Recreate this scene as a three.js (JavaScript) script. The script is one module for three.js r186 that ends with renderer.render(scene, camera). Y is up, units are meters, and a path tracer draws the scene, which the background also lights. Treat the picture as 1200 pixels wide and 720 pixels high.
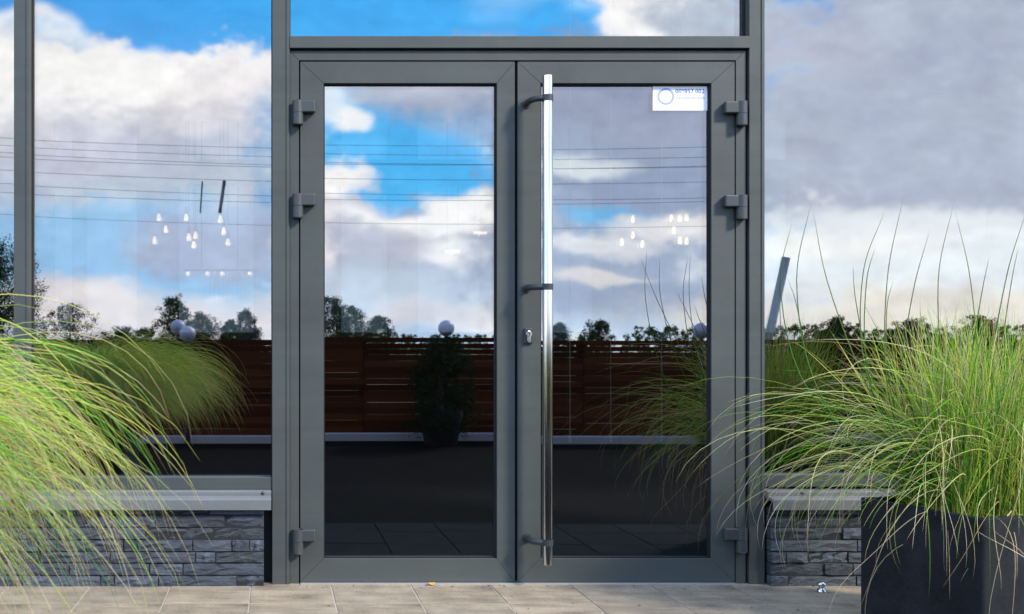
import * as THREE from 'three';
import { RoundedBoxGeometry } from 'three/addons/geometries/RoundedBoxGeometry.js';
import { mergeGeometries } from 'three/addons/utils/BufferGeometryUtils.js';

// ------------------------------------------------------------------ camera, sky, sun, exposure
const scene = new THREE.Scene();
const FPX = 1200, DIST = 4.3, PX = 320, PY = 410;            // focal length in pixels, camera to facade, principal point
const CAM = new THREE.Vector3(-1.0213, 0.986, DIST);
const camera = new THREE.PerspectiveCamera(2 * Math.atan(PY / FPX) * 180 / Math.PI, 1200 / 720, 0.05, 2500);
camera.position.copy(CAM);
camera.lookAt(CAM.x, CAM.y, 0);
camera.setViewOffset(1760, 820, 560, 0, 1200, 720);          // shift lens: the facade stays square on
camera.focus = 4.2;
camera.userData.fStop = 4.2;

const renderer = new THREE.WebGLRenderer({ antialias: true });
renderer.setSize(1024, 614);
renderer.toneMapping = THREE.LinearToneMapping;
renderer.toneMappingExposure = 1.0;
renderer.shadowMap.enabled = true;

const SKY_GAIN = 2.68;
const SUN_DIR = new THREE.Vector3(0.62, 0.60, 0.50).normalize();
const sun = new THREE.DirectionalLight(new THREE.Color(1.0, 0.92, 0.78), 5.0);
sun.position.copy(SUN_DIR).multiplyScalar(40);
sun.castShadow = true;
sun.shadow.radius = 14;
sun.shadow.mapSize.set(2048, 2048);
Object.assign(sun.shadow.camera, { left: -14, right: 14, top: 14, bottom: -14, near: 1, far: 120 });
scene.add(sun, sun.target);

// ------------------------------------------------------------------ random numbers and noise
function rng(seed) { let a = seed >>> 0; return () => { a = (a + 0x6D2B79F5) | 0; let t = Math.imul(a ^ (a >>> 15), 1 | a); t = (t + Math.imul(t ^ (t >>> 7), 61 | t)) ^ t; return ((t ^ (t >>> 14)) >>> 0) / 4294967296; }; }
const HASH = new Float32Array(4096); { const r = rng(77); for (let i = 0; i < 4096; i++) HASH[i] = r(); }
const PERM = new Uint16Array(8192); { const r = rng(78); const p = [...Array(4096).keys()]; for (let i = 4095; i > 0; i--) { const j = Math.floor(r() * (i + 1)); [p[i], p[j]] = [p[j], p[i]]; } for (let i = 0; i < 8192; i++) PERM[i] = p[i & 4095]; }
function noise3(x, y, z) {
  const xi = Math.floor(x), yi = Math.floor(y), zi = Math.floor(z);
  let u = x - xi, v = y - yi, w = z - zi; u = u * u * (3 - 2 * u); v = v * v * (3 - 2 * v); w = w * w * (3 - 2 * w);
  const h = (i, j, k) => HASH[PERM[(PERM[(PERM[(xi + i) & 4095] + yi + j) & 4095] + zi + k) & 4095]];
  const a = h(0, 0, 0) * (1 - u) + h(1, 0, 0) * u, b = h(0, 1, 0) * (1 - u) + h(1, 1, 0) * u;
  const c = h(0, 0, 1) * (1 - u) + h(1, 0, 1) * u, d = h(0, 1, 1) * (1 - u) + h(1, 1, 1) * u;
  return (a * (1 - v) + b * v) * (1 - w) + (c * (1 - v) + d * v) * w;
}
function fbm(x, y, z, n = 4) { let s = 0, a = 0.5, t = 0; for (let i = 0; i < n; i++) { s += a * noise3(x, y, z); t += a; a *= 0.5; x = x * 2.03 + 17.1; y = y * 2.03 + 5.3; z = z * 2.03 + 9.7; } return s / t; }
const sstep = (a, b, x) => { const t = Math.min(1, Math.max(0, (x - a) / (b - a))); return t * t * (3 - 2 * t); };
const lin = (c) => { c /= 255; return c <= 0.04045 ? c / 12.92 : ((c + 0.055) / 1.055) ** 2.4; };
const S = (r, g, b) => [lin(r), lin(g), lin(b)];

// ------------------------------------------------------------------ the sky: broken cumulus over blue, air and clouds only
function makeSky() {
  const W = 4096, H = 2048, data = new Float32Array(W * H * 4);
  const BLUE = S(30, 140, 226), WHITE = S(250, 247, 246), LILAC = S(187, 197, 213), GREY = S(152, 164, 188), PALE = S(180, 205, 232), PINK = S(222, 216, 222), WARM = S(236, 229, 218), STEEL = S(150, 165, 192), LIGHT = S(236, 243, 248), SKYB = S(70, 178, 248), AZURE = S(82, 180, 241);
  // clouds where the photograph mirrors them: centre, half sizes (thousandths of the tangent plane), colour, cover, softness
  const C = [
    [500, -40, 420, 150, SKYB, 0.8, 0.5],
    [70, 215, 330, 150, LILAC, 1.0, 0.25], [60, 108, 330, 66, WHITE, 1.0, 0.16], [285, 128, 92, 62, S(240, 234, 236), 0.95, 0.35], [190, 165, 150, 40, S(205, 203, 216), 0.7, 0.5],
    [130, 205, 330, 45, LILAC, 0.9, 0.5], [60, 160, 110, 38, S(196, 196, 212), 0.7, 0.6], [140, 302, 240, 72, S(146, 192, 232), 0.95, 0.35], [250, 288, 100, 40, S(176, 182, 206), 0.85, 0.5], [90, 352, 95, 36, S(232, 222, 220), 0.9, 0.35], [210, 385, 200, 34, PINK, 0.85, 0.4],
    [470, 180, 150, 90, AZURE, 1.0, 0.5],
    [560, 108, 112, 58, S(172, 180, 202), 1.0, 0.3], [470, 98, 60, 20, S(196, 202, 218), 0.8, 0.5], [488, 200, 135, 54, AZURE, 0.95, 0.4], [395, 118, 34, 30, S(226, 238, 248), 0.9, 0.4], [418, 140, 26, 16, WHITE, 0.85, 0.4],
    [394, 226, 46, 42, WHITE, 1.0, 0.3], [398, 285, 70, 48, S(232, 226, 230), 1.0, 0.3],
    [530, 300, 150, 62, S(168, 172, 194), 1.0, 0.22], [470, 268, 110, 16, WHITE, 0.9, 0.4], [562, 250, 60, 22, WHITE, 0.95, 0.35], [545, 303, 62, 18, WHITE, 0.8, 0.45], [440, 292, 60, 24, S(186, 190, 208), 0.8, 0.4],
    [500, 358, 170, 40, S(196, 210, 228), 0.95, 0.4], [520, 382, 150, 14, PINK, 0.6, 0.5],
    [760, 190, 175, 150, STEEL, 1.0, 0.22], [740, 130, 160, 50, S(158, 166, 190), 0.9, 0.4], [672, 192, 46, 14, LIGHT, 0.7, 0.5], [700, 252, 54, 14, S(110, 182, 232), 0.9, 0.5],
    [740, 330, 180, 60, S(160, 174, 200), 1.0, 0.35], [690, 284, 70, 12, S(226, 228, 234), 0.9, 0.45], [790, 264, 74, 15, S(232, 230, 232), 0.9, 0.45], [700, 322, 66, 8, S(232, 226, 224), 0.8, 0.5], [780, 385, 130, 20, PALE, 0.85, 0.5],
    [775, 0, 74, 52, WHITE, 1.0, 0.2], [850, 28, 90, 44, LILAC, 0.95, 0.35], [732, 30, 40, 24, WHITE, 0.9, 0.35],
    [1130, 110, 290, 190, S(178, 186, 206), 1.0, 0.22], [930, 60, 90, 26, S(196, 200, 214), 0.6, 0.6], [1110, 180, 210, 40, S(182, 190, 210), 0.7, 0.6],
    [1150, 305, 330, 60, LIGHT, 1.0, 0.3], [1000, 288, 90, 18, WHITE, 0.7, 0.5], [1090, 262, 130, 22, S(240, 244, 247), 0.7, 0.5], [1120, 372, 340, 34, WARM, 0.9, 0.4],
    [-330, 210, 260, 170, LILAC, 0.9, 0.3], [-330, 110, 250, 60, WHITE, 0.9, 0.3], [1650, 200, 300, 190, S(186, 192, 208), 0.9, 0.3],
  ];
  for (let j = 0; j < H; j++) {
    const el = ((j + 0.5) / H - 0.5) * Math.PI, y = Math.sin(el), ce = Math.cos(el);
    for (let i = 0; i < W; i++) {
      const k = (j * W + i) * 4; data[k + 3] = 1;
      if (y < -0.02) { data[k] = 0.25; data[k + 1] = 0.25; data[k + 2] = 0.24; continue; }
      const az = ((i + 0.5) / W - 0.5) * 2 * Math.PI, x = ce * Math.cos(az), z = ce * Math.sin(az);
      const h = sstep(0, 0.42, y);
      let r = PALE[0] * (1 - h) + BLUE[0] * h, g = PALE[1] * (1 - h) + BLUE[1] * h, b = PALE[2] * (1 - h) + BLUE[2] * h;
      // broken cloud all round
      const q = 2.6 / (y + 0.25), cx = x * q, cz = z * q;
      const n = fbm(cx + 3, y * 3, cz + 8, 5), cov = sstep(0.47, 0.60, n), body = sstep(0.55, 0.75, n);
      for (let c = 0; c < 3; c++) { const cc = WHITE[c] * (1 - 0.75 * body) + LILAC[c] * 0.75 * body; if (c === 0) r += (cc - r) * cov; else if (c === 1) g += (cc - g) * cov; else b += (cc - b) * cov; }
      if (z > 0.3) {
        let px = PX + FPX * x / z, py = PY - FPX * y / z;
        if (px > -750 && px < 2100 && py > -320) {
          const w1 = fbm(px / 95, py / 60, 1.5, 5) - 0.5, w2 = fbm(px / 95 + 40, py / 60, 7.5, 5) - 0.5;
          const f = 0.7 * (fbm(px / 40 + 9, py / 28, 3.3, 5) - 0.5) + 0.5 * (fbm(px / 13 + 3, py / 9, 5.3, 3) - 0.5);
          px += w1 * 95; py += w2 * 60;
          for (const [bx, by, rx, ry, col, al, so] of C) {
            const dx = (px - bx) / rx, dy = (py - by) / ry, d2 = dx * dx + dy * dy;
            if (d2 > 4) continue;
            const a = al * sstep(1 + so, 1 - so, Math.sqrt(d2) + f * 0.85);
            if (a > 0) { const v = 1 + f * 0.34; r += (col[0] * v - r) * a; g += (col[1] * v - g) * a; b += (col[2] * v - b) * a; }
          }
          const v = 1 + (fbm(px / 60, py / 22, 12.5, 5) - 0.5) * 0.34; r *= v; g *= v; b *= 1 + (v - 1) * 0.7;
        }
      }
      data[k] = r * SKY_GAIN; data[k + 1] = g * SKY_GAIN; data[k + 2] = b * SKY_GAIN;
    }
  }
  const t = new THREE.DataTexture(data, W, H, THREE.RGBAFormat, THREE.FloatType);
  t.mapping = THREE.EquirectangularReflectionMapping; t.magFilter = t.minFilter = THREE.LinearFilter; t.needsUpdate = true;
  return t;
}
scene.background = scene.environment = makeSky();

// ------------------------------------------------------------------ helpers
const X = (px, z = 0) => CAM.x + (px - PX) * (DIST - z) / FPX;                    // photo column seen at depth z
const Y = (py, z = 0) => CAM.y + (PY - py) * (DIST - z) / FPX;
const taken = {};
function numbered(n) { taken[n] = (taken[n] ?? -1) + 1; return taken[n] ? `${n}_${String(taken[n]).padStart(3, '0')}` : n; }
function tag(o, label, category, group) { if (label) o.userData.label = label; if (category) o.userData.category = category; if (group) o.userData.group = group; return o; }
function thing(name, label, category, pos = [0, 0, 0], turn = 0, group) { const o = new THREE.Group(); o.name = numbered(name); o.position.set(...pos); o.rotation.y = turn; scene.add(o); return tag(o, label, category, group); }
function mesh(name, geo, mat, parent) { const m = new THREE.Mesh(geo, mat); m.name = parent ? name : numbered(name); (parent || scene).add(m); return m; }
function sub(name, parent) { const g = new THREE.Group(); g.name = name; parent.add(g); return g; }
function struct(name, geo, mat) { const m = mesh(name, geo, mat); m.userData.kind = 'structure'; return m; }
function box(x0, x1, y0, y1, z0, z1, r = 0) { const w = x1 - x0, h = y1 - y0, d = z1 - z0; const g = r ? new RoundedBoxGeometry(w, h, d, 2, r) : new THREE.BoxGeometry(w, h, d); g.translate((x0 + x1) / 2, (y0 + y1) / 2, (z0 + z1) / 2); return g; }
const flat = (g) => (g.index ? g.toNonIndexed() : g);
const merged = (list) => mergeGeometries(list.map((g) => { const h = flat(g); for (const k of Object.keys(h.attributes)) if (!['position', 'normal', 'uv'].includes(k)) h.deleteAttribute(k); return h; }));
function tex(n, fn, srgb = false) {
  const d = new Uint8Array(n * n * 4);
  for (let j = 0; j < n; j++) for (let i = 0; i < n; i++) { const v = fn(i / n, j / n, i, j), k = (j * n + i) * 4; d[k] = v[0] * 255; d[k + 1] = v[1] * 255; d[k + 2] = v[2] * 255; d[k + 3] = 255; }
  const t = new THREE.DataTexture(d, n, n, THREE.RGBAFormat); t.wrapS = t.wrapT = THREE.RepeatWrapping; t.magFilter = THREE.LinearFilter; t.minFilter = THREE.LinearFilter; if (srgb) t.colorSpace = THREE.SRGBColorSpace; t.needsUpdate = true; return t;
}
// noise that tiles on a unit square
function tile(u, v, f, z, n = 4, fy = f) { const a = (x, y) => fbm(x * f, y * fy, z, n); const su = sstep(0, 1, u), sv = sstep(0, 1, v); return (a(u, v) * (1 - su) + a(u - 1, v) * su) * (1 - sv) + (a(u, v - 1) * (1 - su) + a(u - 1, v - 1) * su) * sv; }
function boxUV(g, s = 1) { // uv in metres from position and the way a face points
  const h = flat(g), p = h.attributes.position, n = h.attributes.normal, uv = new Float32Array(p.count * 2);
  for (let i = 0; i < p.count; i++) { const ax = Math.abs(n.getX(i)), ay = Math.abs(n.getY(i)), az = Math.abs(n.getZ(i)); const [a, b] = az >= ax && az >= ay ? [p.getX(i), p.getY(i)] : ay >= ax ? [p.getX(i), p.getZ(i)] : [p.getZ(i), p.getY(i)]; uv[2 * i] = a * s; uv[2 * i + 1] = b * s; }
  h.setAttribute('uv', new THREE.BufferAttribute(uv, 2)); return h;
}
const rgb = (r, g, b) => new THREE.Color().setRGB(r, g, b);

// ------------------------------------------------------------------ materials
const coatBump = tex(256, (u, v) => { const n = 0.6 * tile(u, v, 90, 2, 2) + 0.4 * tile(u, v, 14, 5, 3); return [n, n, n]; });
const coatRough = tex(256, (u, v) => { const n = 0.42 + 0.3 * tile(u, v, 9, 4, 4) + 0.08 * tile(u, v, 70, 8, 2); return [n, n, n]; });
const coatMap = tex(512, (u, v, i, j) => { const n = tile(u, v, 7, 31, 4), s = tile(u, v, 3, 35, 3, 40); let k = 0.80 + 0.36 * (n - 0.5) + 0.20 * (s - 0.5); const d = noise3(i * 0.9, j * 0.9, 3.7); if (d > 0.97) k += 0.25; return [k, k, k * 1.0]; });
const M = {};
M.coat = new THREE.MeshStandardMaterial({ color: rgb(0.072, 0.083, 0.077), map: coatMap, roughness: 1, roughnessMap: coatRough, bumpMap: coatBump, bumpScale: 0.0004 });
M.hinge = new THREE.MeshStandardMaterial({ color: rgb(0.050, 0.057, 0.057), roughness: 0.42, bumpMap: coatBump, bumpScale: 0.0002 });
M.gasket = new THREE.MeshStandardMaterial({ color: rgb(0.008, 0.008, 0.009), roughness: 0.8 });
M.chrome = new THREE.MeshStandardMaterial({ color: rgb(0.70, 0.69, 0.66), metalness: 1, roughness: 0.11 });
M.satin = new THREE.MeshStandardMaterial({ color: rgb(0.7, 0.7, 0.7), metalness: 1, roughness: 0.25 });
M.bracket = new THREE.MeshStandardMaterial({ color: rgb(0.035, 0.042, 0.047), roughness: 0.45 });
M.alu = new THREE.MeshStandardMaterial({ color: rgb(0.55, 0.54, 0.5), metalness: 0.7, roughness: 0.4 });
M.sill = new THREE.MeshStandardMaterial({ color: rgb(0.19, 0.2, 0.205), roughness: 0.45, map: coatMap, bumpMap: coatBump, bumpScale: 0.0003 });
M.glass = new THREE.MeshPhysicalMaterial({ color: rgb(0.50, 0.545, 0.56), transmission: 1, thickness: 0, roughness: 0, ior: 3.6, metalness: 0 });
M.dark = new THREE.MeshStandardMaterial({ color: rgb(0.012, 0.012, 0.013), roughness: 0.9 });
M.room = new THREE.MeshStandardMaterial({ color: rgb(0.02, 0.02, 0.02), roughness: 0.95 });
M.render = new THREE.MeshStandardMaterial({ color: rgb(0.22, 0.22, 0.22), roughness: 0.95 });
M.dimBlind = new THREE.MeshPhysicalMaterial({ color: rgb(0.8, 0.86, 0.86), transmission: 0.75, thickness: 0, roughness: 1 });
M.soil = new THREE.MeshStandardMaterial({ color: rgb(0.03, 0.022, 0.015), roughness: 1 });
M.white = new THREE.MeshStandardMaterial({ color: rgb(0.78, 0.79, 0.8), roughness: 0.35 });
M.globe = new THREE.MeshStandardMaterial({ color: rgb(0.30, 0.33, 0.48), roughness: 0.4 });
M.cord = new THREE.MeshStandardMaterial({ color: rgb(0.75, 0.76, 0.75), roughness: 0.8 });
M.wire = new THREE.MeshStandardMaterial({ color: rgb(0.09, 0.095, 0.11), roughness: 0.7 });

// ------------------------------------------------------------------ ground
const groundTex = tex(512, (u, v) => { const n = tile(u, v, 6, 11, 5), m = tile(u, v, 60, 14, 3); return [0.5 * n + 0.5 * m, 0.45 * n + 0.5 * m, 0.4 * n + 0.4 * m]; });
M.field = new THREE.MeshStandardMaterial({ color: rgb(0.14, 0.13, 0.06), map: groundTex, roughness: 1 });
M.asphalt = new THREE.MeshPhysicalMaterial({ color: rgb(0.010, 0.010, 0.012), map: groundTex, roughness: 1, specularIntensity: 0.05, bumpMap: groundTex, bumpScale: 0.004 });
function sheet(x0, x1, z0, z1, y, s) { const g = new THREE.PlaneGeometry(x1 - x0, z1 - z0, 1, 1); g.rotateX(-Math.PI / 2); g.translate((x0 + x1) / 2, y, (z0 + z1) / 2); const uv = g.attributes.uv; for (let i = 0; i < uv.count; i++) uv.setXY(i, uv.getX(i) * (x1 - x0) / s, uv.getY(i) * (z1 - z0) / s); return g; }
struct('ground', sheet(-700, 700, -700, 900, -0.06, 3), M.field);
struct('road', sheet(-30, 30, 1.45, 6.75, -0.02, 1.2), M.asphalt);

// pavers laid one by one: a pale band along the doors, slabs beyond it coloured dark to dim their reflection
const pavement = new THREE.Group(); pavement.name = 'pavement'; pavement.userData.kind = 'structure'; scene.add(pavement);
mesh('grout', box(-5.4, 6.6, -0.3, -0.0025, -0.2, 0.458), new THREE.MeshStandardMaterial({ color: rgb(0.42, 0.35, 0.29), roughness: 1 }), pavement);
mesh('bedding', box(-5.4, 6.6, -0.3, -0.008, 0.458, 1.45), new THREE.MeshStandardMaterial({ color: rgb(0.02, 0.02, 0.02), roughness: 1 }), pavement);
{
  const paleTex = tex(1024, (u, v, i, j) => {
    const s = tile(u, v, 5, 21, 5, 34), n = tile(u, v, 9, 23, 5), f = tile(u, v, 120, 25, 2, 160), p = tile(u, v, 2.2, 27, 3), pit = noise3(i * 0.35, j * 0.7, 9.1);
    let k = 0.40 + 0.34 * (s - 0.5) + 0.42 * (n - 0.5) + 0.22 * (f - 0.5); if (pit > 0.9) k -= 0.12 * (pit - 0.9) * 10;
    const warm = 0.5 + 1.1 * (p - 0.5);
    return [k * (1.0 + 0.05 * warm), k * (0.93 - 0.01 * warm), k * (0.87 - 0.09 * warm)].map((x) => Math.min(1, Math.max(0.03, x)));
  });
  const paleBump = tex(512, (u, v) => { const k = 0.5 * tile(u, v, 5, 21, 4, 34) + 0.5 * tile(u, v, 60, 25, 3, 90); return [k, k, k]; });
  const pales = [1, 0.92, 1.06].map((k) => new THREE.MeshStandardMaterial({ color: rgb(0.66 * k, 0.59 * k, 0.47 * k), map: paleTex, roughness: 0.75, bumpMap: paleBump, bumpScale: 0.0015 }));
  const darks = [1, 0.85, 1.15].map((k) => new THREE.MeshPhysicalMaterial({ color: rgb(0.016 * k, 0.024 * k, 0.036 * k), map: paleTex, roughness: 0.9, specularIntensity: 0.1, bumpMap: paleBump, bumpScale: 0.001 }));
  const T = 0.3345, gap = 0.004, r = rng(5), cache = {};
  const geo = (d, v) => cache[d + ':' + v] ??= (() => { const g = boxUV(new RoundedBoxGeometry(T - gap, 0.04, d - gap, 2, 0.003)); const uv = g.attributes.uv; const a = rng(100 + v), du = a(), dv = a(); for (let i = 0; i < uv.count; i++) uv.setXY(i, uv.getX(i) * 1.3 + du, uv.getY(i) * 1.3 + dv); return g; })();
  const x0 = X(387.5) - 14 * T;
  for (let k = 0; k < 33; k++) {
    let z = -0.045;
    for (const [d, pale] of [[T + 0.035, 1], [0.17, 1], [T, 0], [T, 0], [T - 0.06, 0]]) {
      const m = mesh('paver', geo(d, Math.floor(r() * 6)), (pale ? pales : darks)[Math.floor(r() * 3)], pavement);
      m.position.set(x0 + (k + 0.5) * T, -0.02 + (r() - 0.5) * 0.0016, z + d / 2); z += d;
      m.rotation.set((r() - 0.5) * 0.003, 0, (r() - 0.5) * 0.003);
    }
  }
}

// ------------------------------------------------------------------ the glazed building
const XL = -5.2, XR = 6.4, HTOP = 3.55, ZB = -6.0;
const facade = thing('storefront_building', 'modern building front of dark grey aluminium mullions and tall mirrored windows', 'building');
mesh('roof', box(XL, XR, HTOP, HTOP + 0.5, ZB - 0.3, 0.0), M.render, facade);
mesh('side_wall', box(XL, XL + 0.25, 0.0, HTOP, ZB, -0.12), M.render, facade);
mesh('side_wall', box(XR - 0.25, XR, 0.0, HTOP, ZB, -0.12), M.render, facade);
struct('interior_floor', box(XL, XR, -0.2, -0.002, ZB - 0.3, -0.2), M.dark);
{ // rear wall with two rows of window openings, pale blinds added over them to dim the daylight
  const col = [[60, 84], [98, 160], [208, 297], [400, 456], [490, 566], [640, 700], [860, 930]].map((a) => a.map((p) => X(p, ZB)));
  const rows = [[1.16, 2.66], [2.90, 3.33]], parts = [];
  let x = XL;
  for (const [a, b] of col) { parts.push(box(x, a, 0, HTOP, ZB - 0.3, ZB)); parts.push(box(a, b, 0, rows[0][0], ZB - 0.3, ZB), box(a, b, rows[0][1], rows[1][0], ZB - 0.3, ZB), box(a, b, rows[1][1], HTOP, ZB - 0.3, ZB)); x = b; }
  parts.push(box(x, XR, 0, HTOP, ZB - 0.3, ZB));
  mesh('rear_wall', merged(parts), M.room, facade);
  for (const [a, b] of col) for (const [y0, y1] of rows) { const w = sub('rear_window', facade); mesh('dimming_blind', box(a + 0.003, b - 0.003, y0 + 0.003, y1 - 0.003, ZB - 0.16, ZB - 0.158), M.dimBlind, w); }
}
// mullions: hollow aluminium section with a shallow step on the outer face
const mullX = [[-290, -271], [16, 34.5], [319, 339.5], [878.5, 896.5], [1418, 1436]];
for (const [a, b] of mullX) {
  const g = [box(X(a), X(b), -0.02, HTOP, -0.14, 0.0, 0.0015)];
  g.push(box(X(b) - 0.014, X(b) - 0.002, -0.02, HTOP, -0.05, 0.0035, 0.001));
  mesh('mullion', boxUV(merged(g)), M.coat, facade);
}
// windows: two panes of coated glass, a bottom rail, a metal sill with a dropped lip, a gasket
function windowBay(label, x0, x1, y0, y1, sill) {
  const w = sub('window', facade); w.userData.label = label;
  mesh('glass_pane', box(x0 - 0.004, x1 + 0.004, y0 - 0.01, y1 + 0.004, -0.0505, -0.045).translate(0, 0, 0), M.glass, w).geometry.dispose();
  w.children.pop();
  const tilt = rng(Math.round(Math.abs(x0) * 1000)), tx = (tilt() - 0.5) * 0.003, ty = (tilt() - 0.5) * 0.003;
  for (const z of [-0.046, -0.07]) { const g = new THREE.PlaneGeometry(x1 - x0 + 0.008, y1 - y0 + 0.008); g.rotateX(tx); g.rotateY(ty); g.translate((x0 + x1) / 2, (y0 + y1) / 2, z); mesh('glass_pane', g, M.glass, w); }
  mesh('gasket', merged([box(x0, x0 + 0.004, y0, y1, -0.05, -0.036), box(x1 - 0.004, x1, y0, y1, -0.05, -0.036), box(x0 + 0.004, x1 - 0.004, y1 - 0.004, y1, -0.05, -0.036)]), M.gasket, w);
  return w;
}
function sillGeo(x0, x1) {
  const s = new THREE.Shape([[-0.03, 0.400], [0.022, 0.392], [0.024, 0.390], [0.024, 0.374], [0.062, 0.366], [0.066, 0.363], [0.066, 0.322], [0.061, 0.322], [0.061, 0.355], [-0.03, 0.366]].map((p) => new THREE.Vector2(...p)));
  const g = new THREE.ExtrudeGeometry(s, { depth: x1 - x0, bevelEnabled: false }); g.rotateY(Math.PI / 2); // shape x becomes -z
  g.scale(1, 1, -1); const ix = g.index; if (ix) { const a = ix.array; for (let i = 0; i < a.length; i += 3) [a[i], a[i + 1]] = [a[i + 1], a[i]]; } else { for (const n of ['position', 'normal', 'uv']) { const at = g.attributes[n], k = at.itemSize, A = at.array; for (let i = 0; i < at.count; i += 3) for (let c = 0; c < k; c++) { const t = A[i * k + c]; A[i * k + c] = A[(i + 1) * k + c]; A[(i + 1) * k + c] = t; } } }
  g.computeVertexNormals(); g.translate(x0, 0, 0); return boxUV(g);
}
const bays = [
  ['narrow mirrored window at the far edge beyond the first mullion', -271, 16, 559],
  ['tall mirrored window reflecting a white cloud, trees and hanging bulbs', 34.5, 319, 559],
  ['wide mirrored window reflecting a grey cloud behind the potted grass', 896.5, 1418, 556],
];
for (const [label, a, b, yb] of bays) {
  const x0 = X(a), x1 = X(b), y0 = Y(yb + 1);
  const w = windowBay(label, x0, x1, y0, HTOP);
  mesh('bottom_rail', boxUV(box(x0 + 0.001, x1 - 0.001, Y(yb + 15), y0, -0.1, -0.006, 0.002)), M.coat, w);
  mesh('rail_backing', box(x0 + 0.001, x1 - 0.001, 0.0, Y(yb + 15) - 0.001, -0.14, -0.04), M.dark, w);
  const s = mesh('window_sill', sillGeo(x0 + (a < 0 ? 0 : 0.004), x1 - 0.004), M.sill, w);
  for (const sx of a < 300 && a > 0 ? [X(308)] : a > 800 ? [X(937), X(1130)] : []) { const c = mesh('screw', new THREE.SphereGeometry(0.008, 12, 8), M.bracket, w); c.scale.z = 0.5; c.position.set(sx, 0.386, 0.024); }
}
{
  const w = windowBay('low wide window over the double door reflecting blue sky', X(339.5), X(878.5), Y(43), HTOP);
  mesh('transom', boxUV(box(X(339.5), X(878.5), Y(56.5), Y(42.5), -0.14, 0.004, 0.002)), M.coat, facade);
}
// low plinth walls of split-face brick, every brick its own piece
const brickTex = tex(512, (u, v) => { const ridge = 1 - Math.abs(2 * tile(u, v, 6, 47, 4, 26) - 1), n = 0.16 + 0.55 * tile(u, v, 18, 41, 5) + 0.36 * ridge * ridge + 0.3 * (tile(u, v, 90, 43, 2, 140) - 0.5); return [n, n, n].map((x) => Math.min(1, x)); });
const brickMats = [0.75, 0.95, 1.15, 1.35].map((k, i) => new THREE.MeshStandardMaterial({ color: rgb(0.072 * k, 0.088 * k, (0.106 + 0.008 * (i % 2)) * k), map: brickTex, roughness: 0.82, bumpMap: brickTex, bumpScale: 0.007 }));
M.mortar = new THREE.MeshStandardMaterial({ color: rgb(0.02, 0.021, 0.024), roughness: 1 });
function brickGeo(seed, aspect) { // unit brick: x 0..1, y 0..1, front at z 0, rough split face
  const nx = Math.max(4, Math.min(8, Math.round(aspect * 1.6))), ny = 3, r = rng(seed), P = [], I = [], UV = [];
  const du = r(), dv = r();
  for (let j = 0; j <= ny; j++) for (let i = 0; i <= nx; i++) {
    const edge = i === 0 || j === 0 || i === nx || j === ny, c = (i === 0 || i === nx) && (j === 0 || j === ny);
    P.push((i + (edge && (i === 0 || i === nx) ? 0 : (r() - 0.5) * 0.6)) / nx, (j + (j === 0 || j === ny ? (r() - 0.5) * 0.16 : (r() - 0.5) * 0.7)) / ny, edge ? -0.006 - r() * 0.006 : -0.001 - r() * 0.011);
    UV.push(i / nx * aspect * 0.11 + du, j / ny * 0.11 + dv);
  }
  const id = (i, j) => j * (nx + 1) + i;
  for (let j = 0; j < ny; j++) for (let i = 0; i < nx; i++) I.push(id(i, j), id(i + 1, j), id(i + 1, j + 1), id(i, j), id(i + 1, j + 1), id(i, j + 1));
  const rim = [...Array(nx).keys()].map((i) => [i, 0]).concat([...Array(ny).keys()].map((j) => [nx, j]), [...Array(nx).keys()].map((i) => [nx - i, ny]), [...Array(ny).keys()].map((j) => [0, ny - j]));
  const n0 = P.length / 3; rim.forEach(([i, j]) => { const k = id(i, j); P.push(P[3 * k], P[3 * k + 1], -0.05); UV.push(UV[2 * k], UV[2 * k + 1] + 0.03); });
  rim.forEach(([i, j], k) => { const k2 = (k + 1) % rim.length, a = id(i, j), b = id(...rim[k2]); I.push(a, n0 + k, n0 + k2, a, n0 + k2, b); });
  const g = new THREE.BufferGeometry(); g.setAttribute('position', new THREE.Float32BufferAttribute(P, 3)); g.setAttribute('uv', new THREE.Float32BufferAttribute(UV, 2)); g.setIndex(I);
  const f = g.toNonIndexed(); f.computeVertexNormals(); return f;
}
const brickCache = {};
function plinth(label, x0, x1, seed, ends) {
  const t = thing('brick_plinth', label, 'low wall'), zf = 0.045, r = rng(seed);
  mesh('mortar', box(x0 + 0.004, x1 - 0.004, -0.02, 0.325, -0.13, zf - 0.014), M.mortar, t);
  const ys = [-0.004, 0.046, 0.098, 0.145, 0.196, 0.246, 0.298, 0.324];
  for (let c = 0; c < ys.length - 1; c++) {
    let x = x0; const last = c === 6;
    while (x < x1 - 0.01) {
      let w = 0.11 + r() * 0.26; if (r() < 0.18) w = 0.05 + r() * 0.05;
      if (x1 - x - w < 0.06) w = x1 - x;
      const h = ys[c + 1] - ys[c], asp = Math.max(2, Math.min(6, Math.round(w / h))), key = asp + ':' + Math.floor(r() * 4);
      const m = mesh('brick', brickCache[key] ??= brickGeo(asp * 31 + Number(key.split(':')[1]) * 7 + 3, asp), brickMats[Math.floor(r() * 4)], t);
      m.position.set(x + 0.0015, ys[c] + 0.002, zf + (r() - 0.5) * 0.010); m.scale.set(w - 0.005, h - 0.0065, 1);
      x += w;
    }
  }
  return t;
}
plinth('dark grey split-face brick plinth under the window with hanging bulbs', X(-250, 0.045), X(310, 0.045), 31);
plinth('dark grey split-face brick plinth beside the black square planter', X(905, 0.045), X(1400, 0.045), 47);

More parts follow.
